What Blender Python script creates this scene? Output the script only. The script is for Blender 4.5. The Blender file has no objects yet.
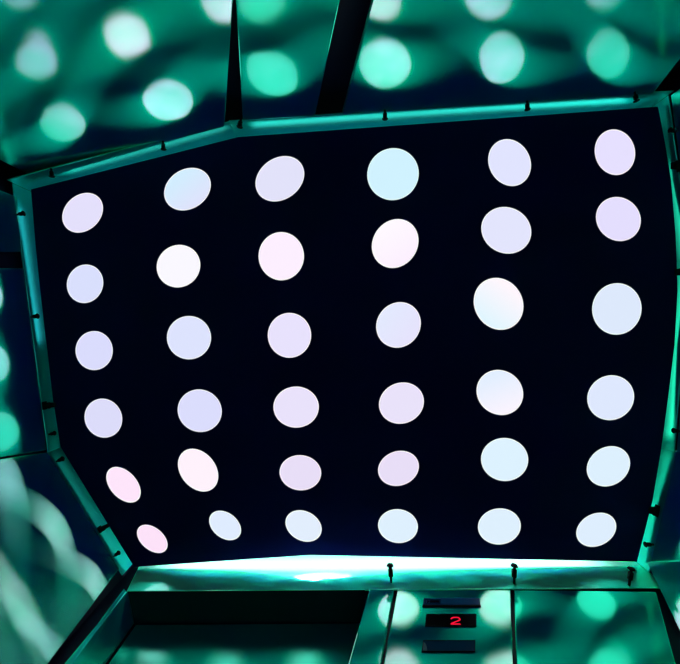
import bpy, bmesh, math, random
from mathutils import Vector, Matrix
random.seed(4)
C = bpy.context.scene.collection
SC = bpy.context.scene
F, CX, CY, CAM_Z = 400.0, 340.0, 332.0, 1.25

# ---------------------------------------------------------------- helpers
def W(px, py, z=1.0):
    """ground plan of the cabin: point at height z above the eye"""
    return Vector((-(px-CX)/F*z, -(py-CY)/F*z, CAM_Z+z))

class Plane:
    """upright wall plane through two plan points at ceiling height"""
    def __init__(s, a, b):
        s.a, s.b = W(*a), W(*b)
        d = (s.b-s.a); d.z = 0; s.t = d.normalized()
        n = Vector((-s.t.y, s.t.x, 0))
        if n.dot(-Vector((s.a.x, s.a.y, 0))) < 0: n = -n
        s.n = n                                   # points into the cabin
        s.d = Vector((s.a.x, s.a.y, 0)).dot(n)    # negative
    def hit(s, px, py, off=0.0):
        r = Vector((-(px-CX)/F, -(py-CY)/F, 1.0))
        k = (s.d+off)/r.dot(s.n)
        return Vector((r.x*k, r.y*k, CAM_Z+k))
    def at(s, px, py, z, off=0.0):
        """point on the plane at height z, on the seam that passes px,py"""
        p = s.hit(px, py, off); return Vector((p.x, p.y, CAM_Z+z))

def link(name, me, mat, parent=None):
    o = bpy.data.objects.new(name, me); C.objects.link(o)
    if mat: me.materials.append(mat)
    if parent is not None: o.parent = parent
    return o

def struct(o): o['kind'] = 'structure'; return o

def tag(o, label, cat, group=None):
    o['label'] = label; o['category'] = cat
    if group: o['group'] = group
    return o

def empty(name, loc):
    o = bpy.data.objects.new(name, None); C.objects.link(o); o.location = loc
    o.empty_display_size = 0.02; return o

def finish(name, bm, mat, parent=None, bevel=0.0, smooth=False, seg=2):
    bmesh.ops.recalc_face_normals(bm, faces=bm.faces)
    if bevel:
        bmesh.ops.bevel(bm, geom=[e for e in bm.edges if len(e.link_faces) == 2 and e.calc_face_angle(0) > .5],
                        offset=bevel, segments=seg, affect='EDGES', profile=.5, clamp_overlap=True)
    me = bpy.data.meshes.new(name); bm.to_mesh(me); bm.free()
    if smooth:
        for p in me.polygons: p.use_smooth = True
    if parent is not None:                       # geometry is written in world space: make it local
        me.transform(Matrix.Translation(-world_of(parent)))
    return link(name, me, mat, parent)

def world_of(o):
    v = Vector(o.location)
    while o.parent: o = o.parent; v += Vector(o.location)
    return v

def prism(bm, pts, vec):
    a = [bm.verts.new(p) for p in pts]; b = [bm.verts.new(p+vec) for p in pts]
    n = len(pts)
    bm.faces.new(a); bm.faces.new(list(reversed(b)))
    for i in range(n): bm.faces.new([a[i], a[(i+1) % n], b[(i+1) % n], b[i]])

def origin(o):
    """move a top-level mesh's origin to the middle of its geometry"""
    me = o.data; c = sum((v.co for v in me.vertices), Vector())/len(me.vertices)
    me.transform(Matrix.Translation(-c)); o.location = c; return o

# ---------------------------------------------------------------- materials
def new_mat(name):
    m = bpy.data.materials.new(name); m.use_nodes = True
    nt = m.node_tree; nt.nodes.clear(); return m, nt

def N(nt, t, **k):
    n = nt.nodes.new(t)
    for a, b in k.items():
        if a in n.inputs: n.inputs[a].default_value = b
        else: setattr(n, a, b)
    return n

def brushed(name, colA, roughA, colB, roughB, diff, wob=.004, fine=.02, scale=5.0, patch=True, wide=None, roughC=.34, seed=0.0, anis=.75, anisB=.05, anisA=.35, mask=None):
    """tinted brushed steel: a clear coat of sheen over a broader brushed lobe"""
    m, nt = new_mat(name); L = nt.links.new
    out = N(nt, 'ShaderNodeOutputMaterial')
    tc = N(nt, 'ShaderNodeTexCoord')
    mp = N(nt, 'ShaderNodeMapping'); mp.inputs['Scale'].default_value = (1, 1, .9); mp.inputs['Location'].default_value = (seed, seed*.7, seed*1.3)
    L(tc.outputs['Object'], mp.inputs['Vector'])
    n1 = N(nt, 'ShaderNodeTexNoise'); n1.inputs['Scale'].default_value = scale; n1.inputs['Detail'].default_value = 1.5
    L(mp.outputs[0], n1.inputs['Vector'])
    mp2 = N(nt, 'ShaderNodeMapping'); mp2.inputs['Scale'].default_value = (260, 260, 6)
    L(tc.outputs['Object'], mp2.inputs['Vector'])
    n2 = N(nt, 'ShaderNodeTexNoise'); n2.inputs['Scale'].default_value = 1; n2.inputs['Detail'].default_value = 3
    L(mp2.outputs[0], n2.inputs['Vector'])
    b1 = N(nt, 'ShaderNodeBump'); b1.inputs['Strength'].default_value = 1; b1.inputs['Distance'].default_value = wob
    L(n1.outputs['Fac'], b1.inputs['Height'])
    b2 = N(nt, 'ShaderNodeBump'); b2.inputs['Strength'].default_value = fine; b2.inputs['Distance'].default_value = .001
    L(n2.outputs['Fac'], b2.inputs['Height']); L(b1.outputs[0], b2.inputs['Normal'])
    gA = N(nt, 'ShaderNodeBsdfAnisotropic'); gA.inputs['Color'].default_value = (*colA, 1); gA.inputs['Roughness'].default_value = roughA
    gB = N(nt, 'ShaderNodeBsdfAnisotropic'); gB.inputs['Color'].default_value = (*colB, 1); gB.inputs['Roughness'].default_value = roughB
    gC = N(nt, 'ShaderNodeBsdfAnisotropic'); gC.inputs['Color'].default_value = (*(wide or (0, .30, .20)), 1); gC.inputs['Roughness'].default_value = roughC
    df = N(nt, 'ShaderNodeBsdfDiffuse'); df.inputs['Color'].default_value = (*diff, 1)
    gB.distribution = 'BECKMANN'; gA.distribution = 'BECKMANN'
    for g in (gA, gB, gC): L(b2.outputs[0], g.inputs['Normal'])
    tg = N(nt, 'ShaderNodeTangent'); tg.direction_type = 'RADIAL'; tg.axis = 'Z'
    for g, k in ((gA, anisA), (gC, anis), (gB, anisB)):
        g.inputs['Rotation'].default_value = .25
        g.inputs['Anisotropy'].default_value = k; L(tg.outputs[0], g.inputs['Tangent'])
    if patch:   # blotchy white of reflected lights, put in as noise in the tint
        n3 = N(nt, 'ShaderNodeTexNoise'); n3.inputs['Scale'].default_value = 9; n3.inputs['Detail'].default_value = 2
        L(mp.outputs[0], n3.inputs['Vector'])
        rp = N(nt, 'ShaderNodeValToRGB')
        rp.color_ramp.elements[0].position = .30; rp.color_ramp.elements[1].position = .68
        rp.color_ramp.elements[0].color = (*[c*.3 for c in colB], 1); rp.color_ramp.elements[1].color = (*colB, 1)
        L(n3.outputs['Fac'], rp.inputs[0])
        if mask:  # white of reflections put into the tint, fading sideways: (axis, full at, none at)
            sp = N(nt, 'ShaderNodeSeparateXYZ'); mk = N(nt, 'ShaderNodeMapRange')
            L(tc.outputs['Object'], sp.inputs[0]); L(sp.outputs[mask[0]], mk.inputs['Value'])
            mk.inputs['From Min'].default_value = mask[2]; mk.inputs['From Max'].default_value = mask[1]
            mk.inputs['To Min'].default_value = .12
            vm = N(nt, 'ShaderNodeVectorMath', operation='SCALE')
            L(rp.outputs[0], vm.inputs[0]); L(mk.outputs[0], vm.inputs['Scale']); L(vm.outputs[0], gB.inputs['Color'])
        else: L(rp.outputs[0], gB.inputs['Color'])
    a1 = N(nt, 'ShaderNodeAddShader'); a2 = N(nt, 'ShaderNodeAddShader'); a3 = N(nt, 'ShaderNodeAddShader')
    L(gA.outputs[0], a1.inputs[0]); L(gB.outputs[0], a1.inputs[1])
    L(a1.outputs[0], a2.inputs[0]); L(gC.outputs[0], a2.inputs[1])
    L(a2.outputs[0], a3.inputs[0]); L(df.outputs[0], a3.inputs[1])
    L(a3.outputs[0], out.inputs['Surface'])
    return m

def plain(name, col, rough=.5, metal=0.0, spec=.5):
    m, nt = new_mat(name)
    o = N(nt, 'ShaderNodeOutputMaterial'); p = N(nt, 'ShaderNodeBsdfPrincipled')
    p.inputs['Base Color'].default_value = (*col, 1); p.inputs['Roughness'].default_value = rough
    p.inputs['Metallic'].default_value = metal; p.inputs['Specular IOR Level'].default_value = spec
    nz = N(nt, 'ShaderNodeTexNoise'); nz.inputs['Scale'].default_value = 40
    mr = N(nt, 'ShaderNodeMapRange'); mr.inputs['To Min'].default_value = max(0, rough-.05); mr.inputs['To Max'].default_value = min(1, rough+.05)
    nt.links.new(nz.outputs['Fac'], mr.inputs['Value']); nt.links.new(mr.outputs[0], p.inputs['Roughness'])
    nt.links.new(p.outputs[0], o.inputs[0]); return m

def s2l(c): return tuple(((x/255)/12.92 if x/255 <= .04045 else ((x/255+.055)/1.055)**2.4) for x in c)

def glow(name, rgb, strength=1.0, rgb2=None, ang=0.0):
    """lit diffuser; rgb2: a second lamp colour showing through at one side"""
    m, nt = new_mat(name)
    o = N(nt, 'ShaderNodeOutputMaterial'); e = N(nt, 'ShaderNodeEmission')
    e.inputs['Color'].default_value = (*s2l(rgb), 1); e.inputs['Strength'].default_value = strength
    if rgb2:
        tc = N(nt, 'ShaderNodeTexCoord'); mp = N(nt, 'ShaderNodeMapping'); mp.inputs['Rotation'].default_value = (0, 0, ang)
        mr = N(nt, 'ShaderNodeSeparateXYZ'); rp = N(nt, 'ShaderNodeValToRGB')
        m2 = N(nt, 'ShaderNodeMapRange'); m2.inputs['From Min'].default_value = -.05; m2.inputs['From Max'].default_value = .06
        rp.color_ramp.elements[0].color = (*s2l(rgb), 1); rp.color_ramp.elements[1].color = (*s2l(rgb2), 1)
        nt.links.new(tc.outputs['Object'], mp.inputs[0]); nt.links.new(mp.outputs[0], mr.inputs[0])
        nt.links.new(mr.outputs['X'], m2.inputs['Value']); nt.links.new(m2.outputs[0], rp.inputs[0])
        nt.links.new(rp.outputs[0], e.inputs['Color'])
    nt.links.new(e.outputs[0], o.inputs[0]); return m

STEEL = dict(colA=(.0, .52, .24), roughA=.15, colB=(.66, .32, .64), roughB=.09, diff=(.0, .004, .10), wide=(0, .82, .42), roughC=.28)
M = {}
M['steel'] = brushed('teal_brushed_steel', **STEEL)
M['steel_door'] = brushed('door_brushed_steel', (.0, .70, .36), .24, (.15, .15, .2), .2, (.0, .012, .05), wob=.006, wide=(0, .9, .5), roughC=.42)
M['trim'] = brushed('edge_trim_steel', (.0, .62, .45), .35, (.05, .20, .22), .32, (.0, .08, .11), wide=(0, .2, .18), wob=.001, patch=False)
M['back'] = plain('dark_backing_metal', (.0008, .002, .03), .45, 0, .3)
M['black'] = plain('gloss_black_panel', (.006, .0005, .07), .3, 0, .12)
M['pin'] = plain('black_plastic', (.001, .001, .002), .55, 0, .15)
M['rubber'] = plain('black_door_seal', (.0008, .0008, .002), .7, 0, .1)
M['house'] = plain('lamp_housing', (.01, .01, .012), .5)
M['navy'] = plain('navy_tinted_glass', (.001, .06, .16), .2, 0, .5)
M['screen'] = plain('black_display_glass', (.0004, .0004, .001), .35, 0, .1)
M['slate'] = plain('slate_blue_plate', (.006, .09, .32), .35, 0, .4)
M['mark'] = plain('dark_navy_print', (.0005, .002, .02), .5, 0, .1)
M['floor'] = plain('speckled_floor', (.25, .28, .35), .5)
M['red'] = glow('red_led', (255, 25, 60), 1.0)

# ---------------------------------------------------------------- plan
PB_L = Plane((81, 170.5), (181, 143.5))     # back-left wall
PB = Plane((240, 129), (656, 100))          # back wall
PL = Plane((25, 220), (54, 445))            # left wall
PFL = Plane((54, 449), (128, 569))          # front-left chamfer
PF = Plane((128, 569.2), (642, 566))          # door wall
PR1 = Plane((662, 98), (684, 260))          # right wall, three facets
PR2 = Plane((684, 260), (668, 450))
PR3 = Plane((668, 450), (642, 563))

def meet(p, q):
    """plan crossing of two wall planes"""
    det = p.n.x*q.n.y - p.n.y*q.n.x
    return Vector(((p.d*q.n.y - q.d*p.n.y)/det, (p.n.x*q.d - q.n.x*p.d)/det, 0))
ring = [PB_L, PB, PR1, PR2, PR3, PF, PFL, PL]
names = ['back_left', 'back', 'right_back', 'right_middle', 'right_front', 'front', 'front_left', 'left']
corner = [meet(ring[i], ring[(i+1) % 8]) for i in range(8)]
def seg(i): return corner[i-1], corner[i]
TOPZ = CAM_Z+1.12
REC = .016       # depth of the dark backing behind the steel sheets

DEEP = [.07, .055, REC, REC, REC, REC, REC, REC]
class Shift:     # a plane moved outwards
    def __init__(s, p, off): s.n, s.d = p.n, p.d-off
outer = [meet(Shift(ring[i], DEEP[i]), Shift(ring[(i+1) % 8], DEEP[(i+1) % 8])) for i in range(8)]
outer2 = [meet(Shift(ring[i], DEEP[i]+.03), Shift(ring[(i+1) % 8], DEEP[(i+1) % 8]+.03)) for i in range(8)]
DOOR_PX = (127, 370)    # opening in the door wall
HEAD_Z = .915

# backing walls
for i, nm in enumerate(names):
    a, b, a2, b2 = outer[i-1], outer[i], outer2[i-1], outer2[i]
    bm = bmesh.new()
    def wallbox(p, q, p2, q2, z0, z1):
        prism(bm, [Vector((v.x, v.y, z0)) for v in (p, q, q2, p2)], Vector((0, 0, z1-z0)))
    if nm != 'front':
        wallbox(a, b, a2, b2, 0, TOPZ)
    else:
        # door wall: only left and right of the opening, and above it
        pl = PF.at(127, 592, HEAD_Z); pr = PF.at(366, 600, HEAD_Z)
        def onw(v, off): return Vector((v.x, v.y, 0)) - PF.n*off
        wallbox(a, onw(pr, REC), a2, onw(pr, REC+.03), 0, TOPZ)
        wallbox(onw(pl, REC), b, onw(pl, REC+.03), b2, 0, TOPZ)
        wallbox(onw(pr, REC), onw(pl, REC), onw(pr, REC+.03), onw(pl, REC+.03), CAM_Z+HEAD_Z+.002, TOPZ)
    struct(finish('wall_'+nm, bm, M['back']))

# ---------------------------------------------------------------- steel sheets on the walls
LOWZ = .50
def path(pl, top, low, off=0.0):
    """seam: down from its top, in the direction the seam runs, then straight down to the floor"""
    p = pl.hit(*top, off); q = pl.hit(*low, off)
    z = CAM_Z+LOWZ; k = (z-p.z)/(q.z-p.z)
    r = p + (q-p)*k
    return [p, r, Vector((r.x, r.y, .004))]

def sheet(name, pl, lt, ll, rt, rl, mat, wall=None, thick=.012, extra_top=None, off=0.0, bevel=.0016):
    L_, R_ = path(pl, lt, ll, off), path(pl, rt, rl, off)
    pts = L_ + list(reversed(R_))
    bm = bmesh.new(); prism(bm, pts, -pl.n*thick)
    par = bpy.data.objects.get(wall) if wall else None
    return finish(name, bm, mat, par, bevel)

def steel(seed, **k):
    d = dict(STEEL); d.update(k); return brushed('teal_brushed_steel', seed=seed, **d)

PBS = Plane((80, 166.5), (180, 144.5))   # this sheet sits slightly askew on its wall
sheet('wall_panel', PBS, (33, 177), (0, 160), (224.5, 126.8), (233, 0), steel(1.3, mask=('X', .42, .62)), 'wall_back_left')
sheet('wall_panel', PB, (242.8, 120.2), (236, 0), (315, 116), (340, 0), steel(4.1, colB=(.10, .2, .2)), 'wall_back')
sheet('wall_panel', PB, (342.5, 114.7), (373.5, 0), (653, 93.7), (680, 59), steel(7.7, mask=('X', -.25, -.52)), 'wall_back')
sheet('wall_panel', PL, (17.6, 197), (0, 190), (21.6, 251.6), (0, 251.6), steel(2.2), 'wall_left')
sheet('wall_panel', PL, (24.2, 268.3), (0, 268.3), (46.5, 450), (0, 457), steel(3.9, mask=('Y', .05, -.2)), 'wall_left')
sheet('wall_panel', PFL, (48.5, 452), (0, 459), (121.5, 566), (90, 608), steel(5.5, anis=.93, anisA=.8, roughA=.22, anisB=.85, roughB=.18, colB=(.42, .25, .45)), 'wall_front_left')
def rpl(i, ztop):    # full-width sheets of the right facets
    p, (a, b) = ring[i], seg(i)
    a = a - (a-b)*.01; b = b - (b-a)*.01
    zz = CAM_Z+ztop
    bm = bmesh.new()
    prism(bm, [Vector((a.x, a.y, zz)), Vector((b.x, b.y, zz)), Vector((b.x, b.y, .004)), Vector((a.x, a.y, .004))], -p.n*.012)
    return finish('wall_panel', bm, steel(i*1.1), bpy.data.objects['wall_'+names[i]], .0012)
rpl(2, .975); rpl(3, .975)
sheet('wall_panel', PR3, (674, 450), (700, 458), (647, 561.5), (700, 561.5), steel(6.1), 'wall_right_front')

# door wall sheets
sheet('door_jamb', PF, (369.5, 588.8), (348.3, 664), (393.8, 589.6), (380.8, 664), steel(8.2), 'wall_front')
sheet('corner_post', PF, (124, 588), (88, 636), (126.6, 591.3), (89.8, 640), M['trim'], 'wall_front', thick=.02)
sheet('wall_panel', PF, (514, 590), (516.5, 664), (656, 591.5), (672, 650), steel(9.4, colB=(.03, .1, .1)), 'wall_front')

# front right: narrow corner sheet that widens downwards
def corner_sheet():
    p0 = PR3.hit(647, 562); q0 = PF.hit(647.6, 563)
    a = PR3.hit(700, 561.5); b = PF.hit(690, 651)
    a = p0+(a-p0)*1.35
    low = lambda v: Vector((v.x, v.y, .004))
    bm = bmesh.new()
    prism(bm, [p0, a, low(a), low(b), b], -(PR3.n+PF.n).normalized()*.006)
    return finish('corner_panel', bm, steel(3.3), bpy.data.objects['wall_front'])
corner_sheet()

# ---------------------------------------------------------------- recessed lift door
PD = Plane((128, 569.2), (642, 566)); PD.d -= .0715
pl0 = PF.at(127, 592, HEAD_Z); pr0 = PF.at(366, 600, HEAD_Z)
dl = Vector((.471, -.666, 0))
def flat(v, z): return Vector((v.x, v.y, z))
# soffit above the door
prr = flat(pr0, 0) - PF.n*.075
bm = bmesh.new()
zs = CAM_Z+HEAD_Z
prism(bm, [flat(pl0, zs)+Vector((.01,0,0))-PF.n*.001, flat(pr0, zs)-PF.n*.001, flat(prr, zs)-PF.n*.02, flat(dl, zs)+Vector((.02, -.03, 0))], Vector((0, 0, .0015)))
struct(finish('door_head', bm, M['back']))
# left return of the recess
bm = bmesh.new()
A = PF.at(127, 592, HEAD_Z)
prism(bm, [flat(A, zs-.0005), flat(dl, zs-.0005), flat(dl, .004), flat(A, .004)], Vector((.010, -.004, 0)))
finish('door_return', bm, steel(1.9, colA=(.03,.5,.42), colB=(.1,.2,.2), roughA=.4), bpy.data.objects['wall_front'])
# right return
bm = bmesh.new()
B_ = flat(pr0, 0)
lowR = path(PF, (369.5, 588.8), (348.3, 664))
q = [lowR[0]+Vector((0,0,-.003)), lowR[1], flat(lowR[1], .004)]
q2 = [v - PF.n*.072 for v in reversed(q)]
ins = -PF.n*.014
prism(bm, [v+ins for v in q]+q2, Vector((-.004, 0, 0)))
finish('door_return', bm, M['back'], bpy.data.objects['wall_front'])
# door leaf
dleft = dl + PF.t*0; tt = PF.t if PF.t.x < 0 else -PF.t
a = flat(dl, 0)+tt*.006; b = a+tt*.62
door = bpy.data.objects.new('tmp', None)
bm = bmesh.new()
prism(bm, [flat(a, zs-.004), flat(b, zs-.004), flat(b, .006), flat(a, .006)], -PF.n*.02)
dr = struct(finish('door_1', bm, M['steel_door'], None, .002))
bpy.data.objects.remove(door)
bm = bmesh.new()
a = flat(dl, 0)+tt*.0008; b = a+tt*.0045
prism(bm, [flat(a, zs-.004), flat(b, zs-.004), flat(b, .006), flat(a, .006)], -PF.n*.02+PF.n*0)
finish('door_seal', bm, M['rubber'], dr)

# ---------------------------------------------------------------- lift control panel
cop = empty('control_panel', PF.hit(450, 640))
tag(cop, 'brushed steel lift control panel with red floor display beside the door opening', 'control panel')
L_, R_ = path(PF, (397.3, 589.9), (383.6, 664)), path(PF, (510.6, 590), (513, 664))
bm = bmesh.new(); prism(bm, L_+list(reversed(R_)), -PF.n*.012)
finish('faceplate', bm, steel(11.0, roughA=.2, colB=(.7, .42, .55), roughB=.12), cop, .0016)

def plate(name, quad, mat, parent, up, thick, bevel=0.0, base=0.0):
    """small plate standing proud of the door wall by up"""
    bm = bmesh.new(); prism(bm, [PF.hit(x, y, up) for x, y in quad], -PF.n*(thick))
    return finish(name, bm, mat, parent, bevel)
def frame(name, quad, inset, mat, parent, up, thick):
    cxm = sum(q[0] for q in quad)/4; cym = sum(q[1] for q in quad)/4
    inn = [(x+(inset if x < cxm else -inset), y+(inset if y < cym else -inset)) for x, y in quad]
    bm = bmesh.new()
    o1 = [bm.verts.new(PF.hit(x, y, up)) for x, y in quad]; i1 = [bm.verts.new(PF.hit(x, y, up)) for x, y in inn]
    o2 = [bm.verts.new(PF.hit(x, y, up)-PF.n*thick) for x, y in quad]; i2 = [bm.verts.new(PF.hit(x, y, up)-PF.n*thick) for x, y in inn]
    for k in range(4):
        j = (k+1) % 4
        bm.faces.new([o1[k], o1[j], i1[j], i1[k]]); bm.faces.new([o2[k], i2[k], i2[j], o2[j]])
        bm.faces.new([o1[k], o2[k], o2[j], o1[j]]); bm.faces.new([i1[k], i1[j], i2[j], i2[k]])
    return finish(name, bm, mat, parent)

# maker's plate
q = [(423.6, 598), (479.5, 598), (480.5, 604.6), (423, 604.6)]
np_ = plate('name_plate', q, M['slate'], cop, .0022, .002, .0006)
np_['label'] = 'slate blue name plate with a small outlined mark'
frame('plate_outline', [(425.2, 598.9), (440.6, 598.9), (440.4, 603.4), (425, 603.4)], .7, M['navy'], np_, .0029, .0006)
plate('plate_mark', [(430, 600.2), (439.5, 600.2), (439.4, 602.3), (429.8, 602.3)], M['mark'], np_, .0030, .0007)
plate('plate_mark', [(427.2, 599.8), (429.6, 601.2), (429.5, 601.3), (427, 602.8)], M['mark'], np_, .0030, .0007)
plate('plate_ledge', [(422.6, 604.7), (480.9, 604.7), (481.1, 606.2), (422.4, 606.2)], M['pin'], np_, .0022, .0020)

# floor display
q = [(426.8, 614.4), (476, 614.4), (475.7, 625.2), (425.6, 625.2)]
ds = plate('floor_display', q, M['screen'], cop, .0012, .001)
ds['label'] = 'black floor display showing a red figure 2'
frame('display_bezel', [(426.2, 613.8), (476.5, 613.8), (476.3, 625.8), (425, 625.8)], .6, M['pin'], ds, .0018, .0016)
# the dotted red 2
two = [(0.0, .80), (.10, .93), (.28, 1.0), (.5, 1.0), (.72, 1.0), (.9, .9), (1.0, .74), (.93, .58), (.76, .48), (.58, .38), (.40, .29), (.22, .20), (.08, .10), (0., 0.), (.16, .0), (.33, .0), (.5, .0), (.67, .0), (.84, .0), (1., .0)]
bm = bmesh.new()
dens = []
for k in range(len(two)-1):
    dens += [two[k], ((two[k][0]+two[k+1][0])/2, (two[k][1]+two[k+1][1])/2)]
dens.append(two[-1])
for u, v in dens:
    c = PF.hit(451.2+8.8*u, 624.0-6.6*v, .0015)
    m_ = Matrix.Translation(c) @ PF.n.to_track_quat('Z', 'Y').to_matrix().to_4x4()
    bmesh.ops.create_cone(bm, cap_ends=True, segments=10, radius1=.00135, radius2=.0012, depth=.0008, matrix=m_)
me = bpy.data.meshes.new('digit'); bm.to_mesh(me); bm.free(); me.transform(Matrix.Translation(-world_of(ds)))
link('digit', me, M['red'], ds)['label'] = 'red lit figure 2'

# card reader window
q = [(423.8, 640.6), (474.8, 640.6), (474.4, 650.8), (422.2, 650.8)]
rd = plate('reader_window', q, M['navy'], cop, .0014, .0012)
rd['label'] = 'blank navy window below the floor display'
frame('window_bezel', [(423.2, 640), (475.4, 640), (475, 651.4), (421.5, 651.4)], .7, M['pin'], rd, .002, .0018)
bm = bmesh.new()
arc = [(423.4+3.6*math.sin(t*math.pi/16), 650.4-8.2*math.cos(t*math.pi/16)) for t in range(9)]
prism(bm, [PF.hit(423, 650.5, .0021)]+[PF.hit(x, y, .0021) for x, y in arc], -PF.n*.0006)
finish('window_sticker', bm, plain('pale_sticker', (.10, .22, .28), .5), rd)['label'] = 'pale curved sticker at the edge of the window'

# ---------------------------------------------------------------- trims between walls and ceiling panel
def trim(i, z0, nm, mat=None):
    p, (a, b) = ring[i], seg(i)
    bm = bmesh.new()
    zz = [CAM_Z+v for v in z0]     # lower edge height at both ends
    t = .003
    a2, b2 = a-p.n*t, b-p.n*t
    # mitred against its neighbours
    pts0 = [Vector((a.x, a.y, zz[0])), Vector((b.x, b.y, zz[1])), Vector((b.x, b.y, TOPZ-.01)), Vector((a.x, a.y, TOPZ-.01))]
    if i == 5:   # cut back at the corner post
        e = PF.at(126.6, 591.2, HEAD_Z); pts0[1] = Vector((e.x, e.y, zz[1]))
    prism(bm, pts0, -p.n*t)
    o = finish(nm, bm, mat or M['trim'], None, .001); struct(o); return o
trim(0, (.957, .965), 'trim_1')
trim(1, (.961, .965), 'trim_2')
trim(2, (.982, .982), 'trim_3')
trim(3, (.982, .982), 'trim_4')
trim(4, (.975, .975), 'trim_5')
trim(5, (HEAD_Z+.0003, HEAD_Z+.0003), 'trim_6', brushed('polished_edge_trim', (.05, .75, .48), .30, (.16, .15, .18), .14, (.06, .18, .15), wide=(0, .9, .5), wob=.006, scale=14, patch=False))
trim(6, (.975, .975), 'trim_7')
trim(7, (.978, .975), 'trim_8')

# ---------------------------------------------------------------- floor and the deck above the panel
def slab(name, z0, z1, mat, pts=None):
    bm = bmesh.new(); pts = pts or outer2
    prism(bm, [Vector((v.x, v.y, z0)) for v in pts], Vector((0, 0, z1-z0)))
    return struct(finish(name, bm, mat))
big = [v*1.12 for v in outer2]
slab('floor', -.05, 0, M['floor'], big)
slab('ceiling', TOPZ, TOPZ+.03, plain('grey_ceiling_deck', (.3, .3, .32), .6))

# ---------------------------------------------------------------- the 36 round lights: measured outlines
K = 170/664.0
CR = dict(A=(50, 140), B=(240, 140), C=(360, 140), D=(470, 120), E=(60, 310), G=(250, 290), H=(370, 270), I=(470, 260), J=(90, 430), K=(270, 440), L=(470, 420))
LAV = (226, 224, 252)
LIGHTS = [  # row, column, outline (x0,x1,y0,y1), slant, colour, second colour
 (1,1,'A',47,207,206,362,-.22,(228,224,252),None,0), (1,2,'A',445,628,108,275,-.2,(224,226,252),(205,240,255),-.9),
 (1,3,'B',60,251,62,240,-.22,(226,226,250),None,0), (1,4,'C',28,230,31,235,-.03,(208,242,255),None,0),
 (1,5,'D',71,239,74,258,.12,(225,228,255),None,0), (1,6,'D',487,646,36,215,.06,(230,224,255),None,0),
 (2,1,'A',65,208,486,637,-.06,(217,223,253),None,0), (2,2,'A',416,587,409,576,-.05,(250,248,255),None,0),
 (2,3,'B',72,250,359,548,0,(253,239,255),None,0), (2,4,'C',46,229,308,500,-.12,(253,240,255),(255,250,255),-.9),
 (2,5,'D',44,240,339,522,.08,(227,229,253),None,0), (2,6,'D',492,668,300,473,.08,(228,222,254),None,0),
 (3,1,'E',60,206,82,235,0,(218,220,253),None,0), (3,2,'E',417,590,23,193,0,(221,227,254),None,0),
 (3,3,'G',69,239,89,265,0,(232,226,253),None,0), (3,4,'H',24,199,125,304,-.08,(230,227,253),(226,234,254),-.6),
 (3,5,'H',405,600,30,234,.1,(255,246,253),(222,246,255),.9), (3,6,'I',477,671,90,292,-.02,(221,233,252),None,0),
 (4,1,'E',95,243,346,499,.06,(220,220,250),None,0), (4,2,'E',459,632,310,477,.04,(219,221,253),None,0),
 (4,3,'G',91,269,377,538,0,(233,226,251),None,0), (4,4,'H',35,211,439,601,-.08,(233,226,250),None,0),
 (4,5,'H',416,599,390,567,.08,(250,244,255),(222,238,255),-1.2), (4,6,'I',458,642,450,626,-.05,(222,232,254),None,0),
 (5,1,'J',63,198,144,284,.42,(254,229,251),None,0), (5,2,'J',343,501,73,241,.28,(255,242,252),None,0),
 (5,3,'K',37,200,59,197,.03,(232,222,247),None,0), (5,4,'K',422,582,42,180,-.12,(232,222,247),None,0),
 (5,5,'L',43,228,70,239,.02,(221,242,255),None,0), (5,6,'L',456,626,102,260,-.15,(221,240,254),None,0),
 (6,1,'J',183,303,370,481,.42,(253,226,249),None,0), (6,2,'J',465,590,315,431,.32,(223,236,255),None,0),
 (6,3,'K',60,202,274,398,.22,(226,238,253),None,0), (6,4,'K',422,578,270,403,.05,(222,240,254),None,0),
 (6,5,'L',31,199,345,487,-.03,(222,240,254),None,0), (6,6,'L',415,572,362,496,-.2,(222,238,254),None,0),
]
def outline(w, h, rho, n=48, k=1.0, grow=0.0):
    """n points of the oval with half sizes w, h and slant rho"""
    w, h = w+grow, h+grow
    out = []
    s = math.sqrt(1-rho*rho)
    for i in range(n):
        t = 2*math.pi*i/n
        x = w*math.cos(t)*k; y = h*(rho*math.cos(t)+s*math.sin(t))*k
        out.append((x, y))
    return out
ovals = []
for (r, c, cr, x0, x1, y0, y1, rho, col, col2, ang) in LIGHTS:
    ox, oy = CR[cr]
    ovals.append((r, c, ox+(x0+x1)/2*K, oy+(y0+y1)/2*K, (x1-x0)/2*K, (y1-y0)/2*K, rho, col, col2, ang))

# ---------------------------------------------------------------- black ceiling panel with its holes
EDGE = [(31, 189.4), (238.5, 137), (658, 106.7), (665, 143), (671, 180), (675.6, 235), (677.6, 290), (674.5, 345), (667.8, 400), (661, 450), (652.6, 500),
        (637, 561.7), (470, 558.4), (310, 555), (134.2, 567), (60.5, 447), (53, 400), (41.3, 300), (35.5, 245)]
cu = bpy.data.curves.new('cp', 'CURVE'); cu.dimensions = '2D'; cu.fill_mode = 'BOTH'; cu.extrude = .003
def spl(pts):
    s = cu.splines.new('POLY'); s.points.add(len(pts)-1); s.use_cyclic_u = True
    for p_, (x, y) in zip(s.points, pts): p_.co = (x, y, 0, 1)
def ground(x, y): v = W(x, y); return (v.x, v.y)
spl([ground(*e) for e in EDGE])
for (r, c, x, y, w, h, rho, *_r) in ovals:
    spl([ground(x+a, y+b) for a, b in outline(w, h, rho)])
tmp = bpy.data.objects.new('cp', cu); C.objects.link(tmp)
bpy.context.view_layer.update()
me = bpy.data.meshes.new_from_object(tmp.evaluated_get(bpy.context.evaluated_depsgraph_get()))
bpy.data.objects.remove(tmp); bpy.data.curves.remove(cu)
me.materials.clear(); me.name = 'ceiling_panel'
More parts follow.
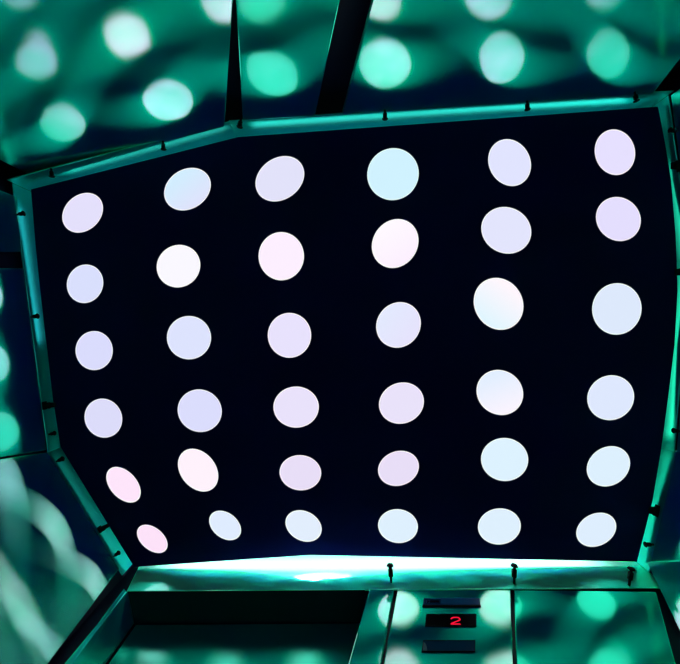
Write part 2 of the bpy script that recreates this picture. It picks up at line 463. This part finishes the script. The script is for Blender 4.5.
cpan = link('ceiling_panel', me, M['black']); cpan.location = (0, 0, CAM_Z+1.003)
tag(cpan, 'glossy black suspended ceiling panel pierced by round lights', 'ceiling panel')

# ---------------------------------------------------------------- downlights
ROWS = {1: 'row along the wavy back wall', 2: 'second row from the back wall', 3: 'third row from the back wall', 4: 'fourth row from the back wall',
        5: 'row second from the door wall', 6: 'row along the bright door wall'}
COLS = {1: 'leftmost', 2: 'second from left', 3: 'third from left', 4: 'third from right', 5: 'second from right', 6: 'rightmost'}
def hue(c, c2):
    if c2 is not None: return 'two-tone white'
    r, g, b = c
    if r > 246 and g > 243: return 'bright white'
    if r > 246: return 'pinkish white'
    if g > r+8: return 'icy blue white'
    return 'lavender white'
for (r, c, x, y, w, h, rho, col, col2, ang) in ovals:
    base = W(x, y)
    root = empty('round_downlight', base)
    tag(root, 'glowing %s light, %s in the %s' % (hue(col, col2), COLS[c], ROWS[r]), 'ceiling light', 'round lights in the black ceiling panel')
    def disc(k0, k1, z, zt, name, mat, cap):
        """ring or disc between two scaled outlines"""
        bm = bmesh.new()
        P = lambda k, z_: [Vector((-a/F, -b/F, z_)) for a, b in outline(w, h, rho, k=k)]
        if cap:
            lo = [bm.verts.new(v) for v in P(k1, z)]; hi = [bm.verts.new(v) for v in P(k1, zt)]
            bm.faces.new(lo); bm.faces.new(list(reversed(hi)))
            n = len(lo)
            for q_ in range(n): bm.faces.new([lo[q_], hi[q_], hi[(q_+1) % n], lo[(q_+1) % n]])
        else:
            loops = [[bm.verts.new(v) for v in P(k_, z_)] for k_, z_ in ((k0, z), (k1, z), (k1, zt), (k0, zt))]
            n = len(loops[0])
            for l_ in range(4):
                A_, B2 = loops[l_], loops[(l_+1) % 4]
                for q_ in range(n): bm.faces.new([A_[q_], B2[q_], B2[(q_+1) % n], A_[(q_+1) % n]])
        bmesh.ops.recalc_face_normals(bm, faces=bm.faces)
        me = bpy.data.meshes.new(name); bm.to_mesh(me); bm.free()
        return link(name, me, mat, root)
    kk = 1-.9/min(w, h)
    disc(0, kk, .001, .003, 'lens', glow('lit_lens', col, 1.0, col2, ang), True)
    disc(kk, .995, .0004, .003, 'lens_rim', glow('lit_rim', tuple(min(255, q_+22) for q_ in col), 1.0), False)
    # cup-shaped housing above the lens
    bm = bmesh.new()
    prof = [(.993, .0062), (.993, .0034), (.1, .0034)]
    prof = [(.985, .0034), (.985, .03), (.80, .042), (.35, .045)]
    lp = [[bm.verts.new(Vector((-a/F, -b/F, z_))) for a, b in outline(w, h, rho, k=k_, n=32)] for k_, z_ in prof]
    for l_ in range(len(lp)-1):
        for q_ in range(32): bm.faces.new([lp[l_][q_], lp[l_][(q_+1) % 32], lp[l_+1][(q_+1) % 32], lp[l_+1][q_]])
    bm.faces.new(lp[-1]); bm.faces.new(lp[0])
    bmesh.ops.recalc_face_normals(bm, faces=bm.faces)
    me = bpy.data.meshes.new('lamp_housing'); bm.to_mesh(me); bm.free(); link('lamp_housing', me, M['house'], root)

# ---------------------------------------------------------------- push pins that hold the panel edge
def lathe(bm, prof, a, b, n=14):
    """prof: (position 0..1 along a->b, radius)"""
    ax = (b-a); L = ax.length; rot = ax.to_track_quat('Z', 'Y').to_matrix()
    lp = []
    for t, r in prof:
        lp.append([bm.verts.new(a + rot @ Vector((r*math.cos(2*math.pi*i/n), r*math.sin(2*math.pi*i/n), t*L))) for i in range(n)])
    for l_ in range(len(lp)-1):
        for i in range(n): bm.faces.new([lp[l_][i], lp[l_][(i+1) % n], lp[l_+1][(i+1) % n], lp[l_+1][i]])
    bm.faces.new(list(reversed(lp[0]))); bm.faces.new(lp[-1])
PINS = [(PB_L, (51, 168.5), (52, 177), 1, 'black push pin on the back left edge nearest the left corner'),
        (PB_L, (163, 141), (163.5, 149.8), 1, 'black push pin midway along the slanted back left edge'),
        (PB, (241, 118.5), (239.5, 127.5), 1.15, 'black push pin at the bend of the back edge, below the narrow dark seam'),
        (PB, (385, 110), (385, 119.5), 1.1, 'black push pin on the back edge just right of the wide dark gap'),
        (PB, (527, 101), (527.6, 110), 1.1, 'black push pin on the back edge above the second light from right'),
        (PB, (634.5, 92), (636.6, 101.5), 1.1, 'black push pin on the back edge nearest the right corner'),
        (PL, (17.2, 214.6), (24, 213.3), 1, 'black push pin on the left edge nearest the back corner'),
        (PL, (31, 317), (38, 316), 1, 'black push pin midway along the glowing left edge'),
        (PL, (48.8, 434.5), (55, 433), .9, 'black push pin on the left edge just above the lower bend'),
        (PFL, (56.5, 461.5), (63, 458.5), 1, 'black push pin at the upper end of the slanted front left edge'),
        (PFL, (113.5, 556.5), (119, 552.5), .9, 'black push pin at the lower end of the slanted front left edge'),
        (PF, (391.3, 582.5), (390, 564.5), 1.25, 'black push pin on the white edge above the door jamb'),
        (PF, (514, 583.5), (514.3, 564.7), 1.25, 'black push pin on the white edge above the right seam of the control panel'),
        (PF, (629, 585.5), (631.5, 568), 1.25, 'black push pin on the door side edge nearest the right corner'),
        (PR1, (677, 131), (669.5, 130), 1, 'black push pin on the right edge nearest the back corner'),
        (PR2, (681, 431.5), (673, 430.5), 1, 'black push pin midway down the green right edge'),
        (PR3, (653.5, 544.6), (644.8, 544.5), 1, 'black push pin on the right edge nearest the door wall')]
for pl_, pb, pt, sc, lab in PINS:
    a = pl_.hit(*pb, .0); z = a.z-CAM_Z
    b = W(pt[0], pt[1], z)
    bm = bmesh.new(); r = .0044*sc
    L = (b-a).length
    lathe(bm, [(0, r*.55), (.32, r*.6), (.36, r*1.05), (.74, r*1.1), (.80, r*.6), (.88, r*.62), (.92, r*1.55), (1, r*1.3)], a, b)
    o = finish('push_pin', bm, M['pin'], None, 0, True); origin(o)
    tag(o, lab, 'push pin', 'black pins around the ceiling panel')

# dark hinge brackets that bridge the lit gap
BR = [(PR1, (682, 165), (672.5, 165), 7, 'black bracket across the right edge beside the topmost right light'),
      (PR2, (684, 272), (676.5, 272), 7, 'black bracket across the right edge near its widest point'),
      (PR3, (659.5, 512), (650, 510.5), 7, 'black bracket across the right edge near the door wall'),
      (PL, (42, 406), (54.5, 405), 5, 'black bracket across the left edge near the lower bend'),
      (PFL, (98, 531), (107.5, 526), 4, 'black bracket across the slanted front left edge')]
for pl_, pb, pt, wd, lab in BR:
    a = pl_.hit(*pb, .0); z = a.z-CAM_Z
    if z > .985: z = .985; a = Vector((a.x, a.y, CAM_Z+z))
    b = W(pt[0], pt[1], z)
    ax = b-a; L = ax.length; ax.normalize(); sd = Vector((-ax.y, ax.x, 0)); hw = wd/F*z
    bm = bmesh.new(); u = Vector((0, 0, 1))
    prism(bm, [a-sd*hw*.8, a+sd*hw*.8, a+sd*hw*.8+u*.012, a-sd*hw*.8+u*.012], ax*.004)
    prism(bm, [a+ax*.004-sd*hw*.55, a+ax*.004+sd*hw*.55, b+sd*hw*.45, b-sd*hw*.45], u*.006)
    lathe(bm, [(0, .003), (.5, .0032), (1, .003)], a+ax*L*.55-sd*hw*.62+u*.0, a+ax*L*.55+sd*hw*.62, 12)
    o = finish('hinge_bracket', bm, M['pin'], None, .0006); origin(o)
    tag(o, lab, 'bracket', 'black brackets around the ceiling panel')

# ---------------------------------------------------------------- lamps: light strips above the panel that leak out along its edges
def strip(p0, p1, pl_, power, col, z=1.045, inset=.05, tilt=0.25, width=.03):
    a, b = W(*p0), W(*p1); m_ = (a+b)/2
    l = bpy.data.lights.new('edge_light', 'AREA'); l.shape = 'RECTANGLE'; l.size = (b-a).length; l.size_y = width
    l.energy = power; l.color = col
    o = bpy.data.objects.new('edge_light', l); C.objects.link(o)
    o.location = Vector((m_.x, m_.y, CAM_Z+z)) + pl_.n*inset
    zax = (pl_.n + Vector((0, 0, tilt))).normalized()          # the lamp shines along its own -Z: outwards and down
    xax = (b-a).normalized(); yax = zax.cross(xax).normalized()
    o.rotation_euler = Matrix((xax, yax, zax)).transposed().to_euler()
strip((60, 178), (225, 135), PB_L, .10, (.6, 1, 1))
strip((250, 128), (640, 101), PB, .24, (.6, 1, 1))
strip((27, 200), (41, 340), PL, .04, (.4, .75, 1))
strip((62, 455), (125, 560), PFL, .008, (.5, .95, 1))
strip((160, 570), (330, 569), PF, 2.3, (1, .78, .9), z=1.02, inset=.048, width=.014)
strip((330, 569), (600, 566), PF, 4.0, (1, .88, .95), z=1.02, inset=.048, width=.014)
strip((668, 160), (683, 260), PR1, .03, (.3, 1, .7))
strip((683, 270), (669, 440), PR2, .06, (.3, 1, .65))
strip((667, 455), (646, 550), PR3, .012, (.2, 1, .65))

# ---------------------------------------------------------------- world, camera, view
w = bpy.data.worlds.new('World'); SC.world = w; w.use_nodes = True
w.node_tree.nodes['Background'].inputs[0].default_value = (.0, .004, .012, 1)
w.node_tree.nodes['Background'].inputs[1].default_value = 1
cd = bpy.data.cameras.new('Camera'); cam = bpy.data.objects.new('Camera', cd); C.objects.link(cam)
cam.location = (0, 0, CAM_Z); cam.rotation_euler = (0, math.pi, 0)
cd.sensor_fit = 'HORIZONTAL'; cd.sensor_width = 36; cd.lens = 36*F/680; cd.clip_start = .01
SC.camera = cam
SC.view_settings.view_transform = 'Standard'; SC.view_settings.look = 'None'
SC.view_settings.exposure = 0; SC.view_settings.gamma = 1
SC.cycles.max_bounces = 8; SC.cycles.glossy_bounces = 5; SC.cycles.use_denoising = True
SC.cycles.caustics_reflective = True
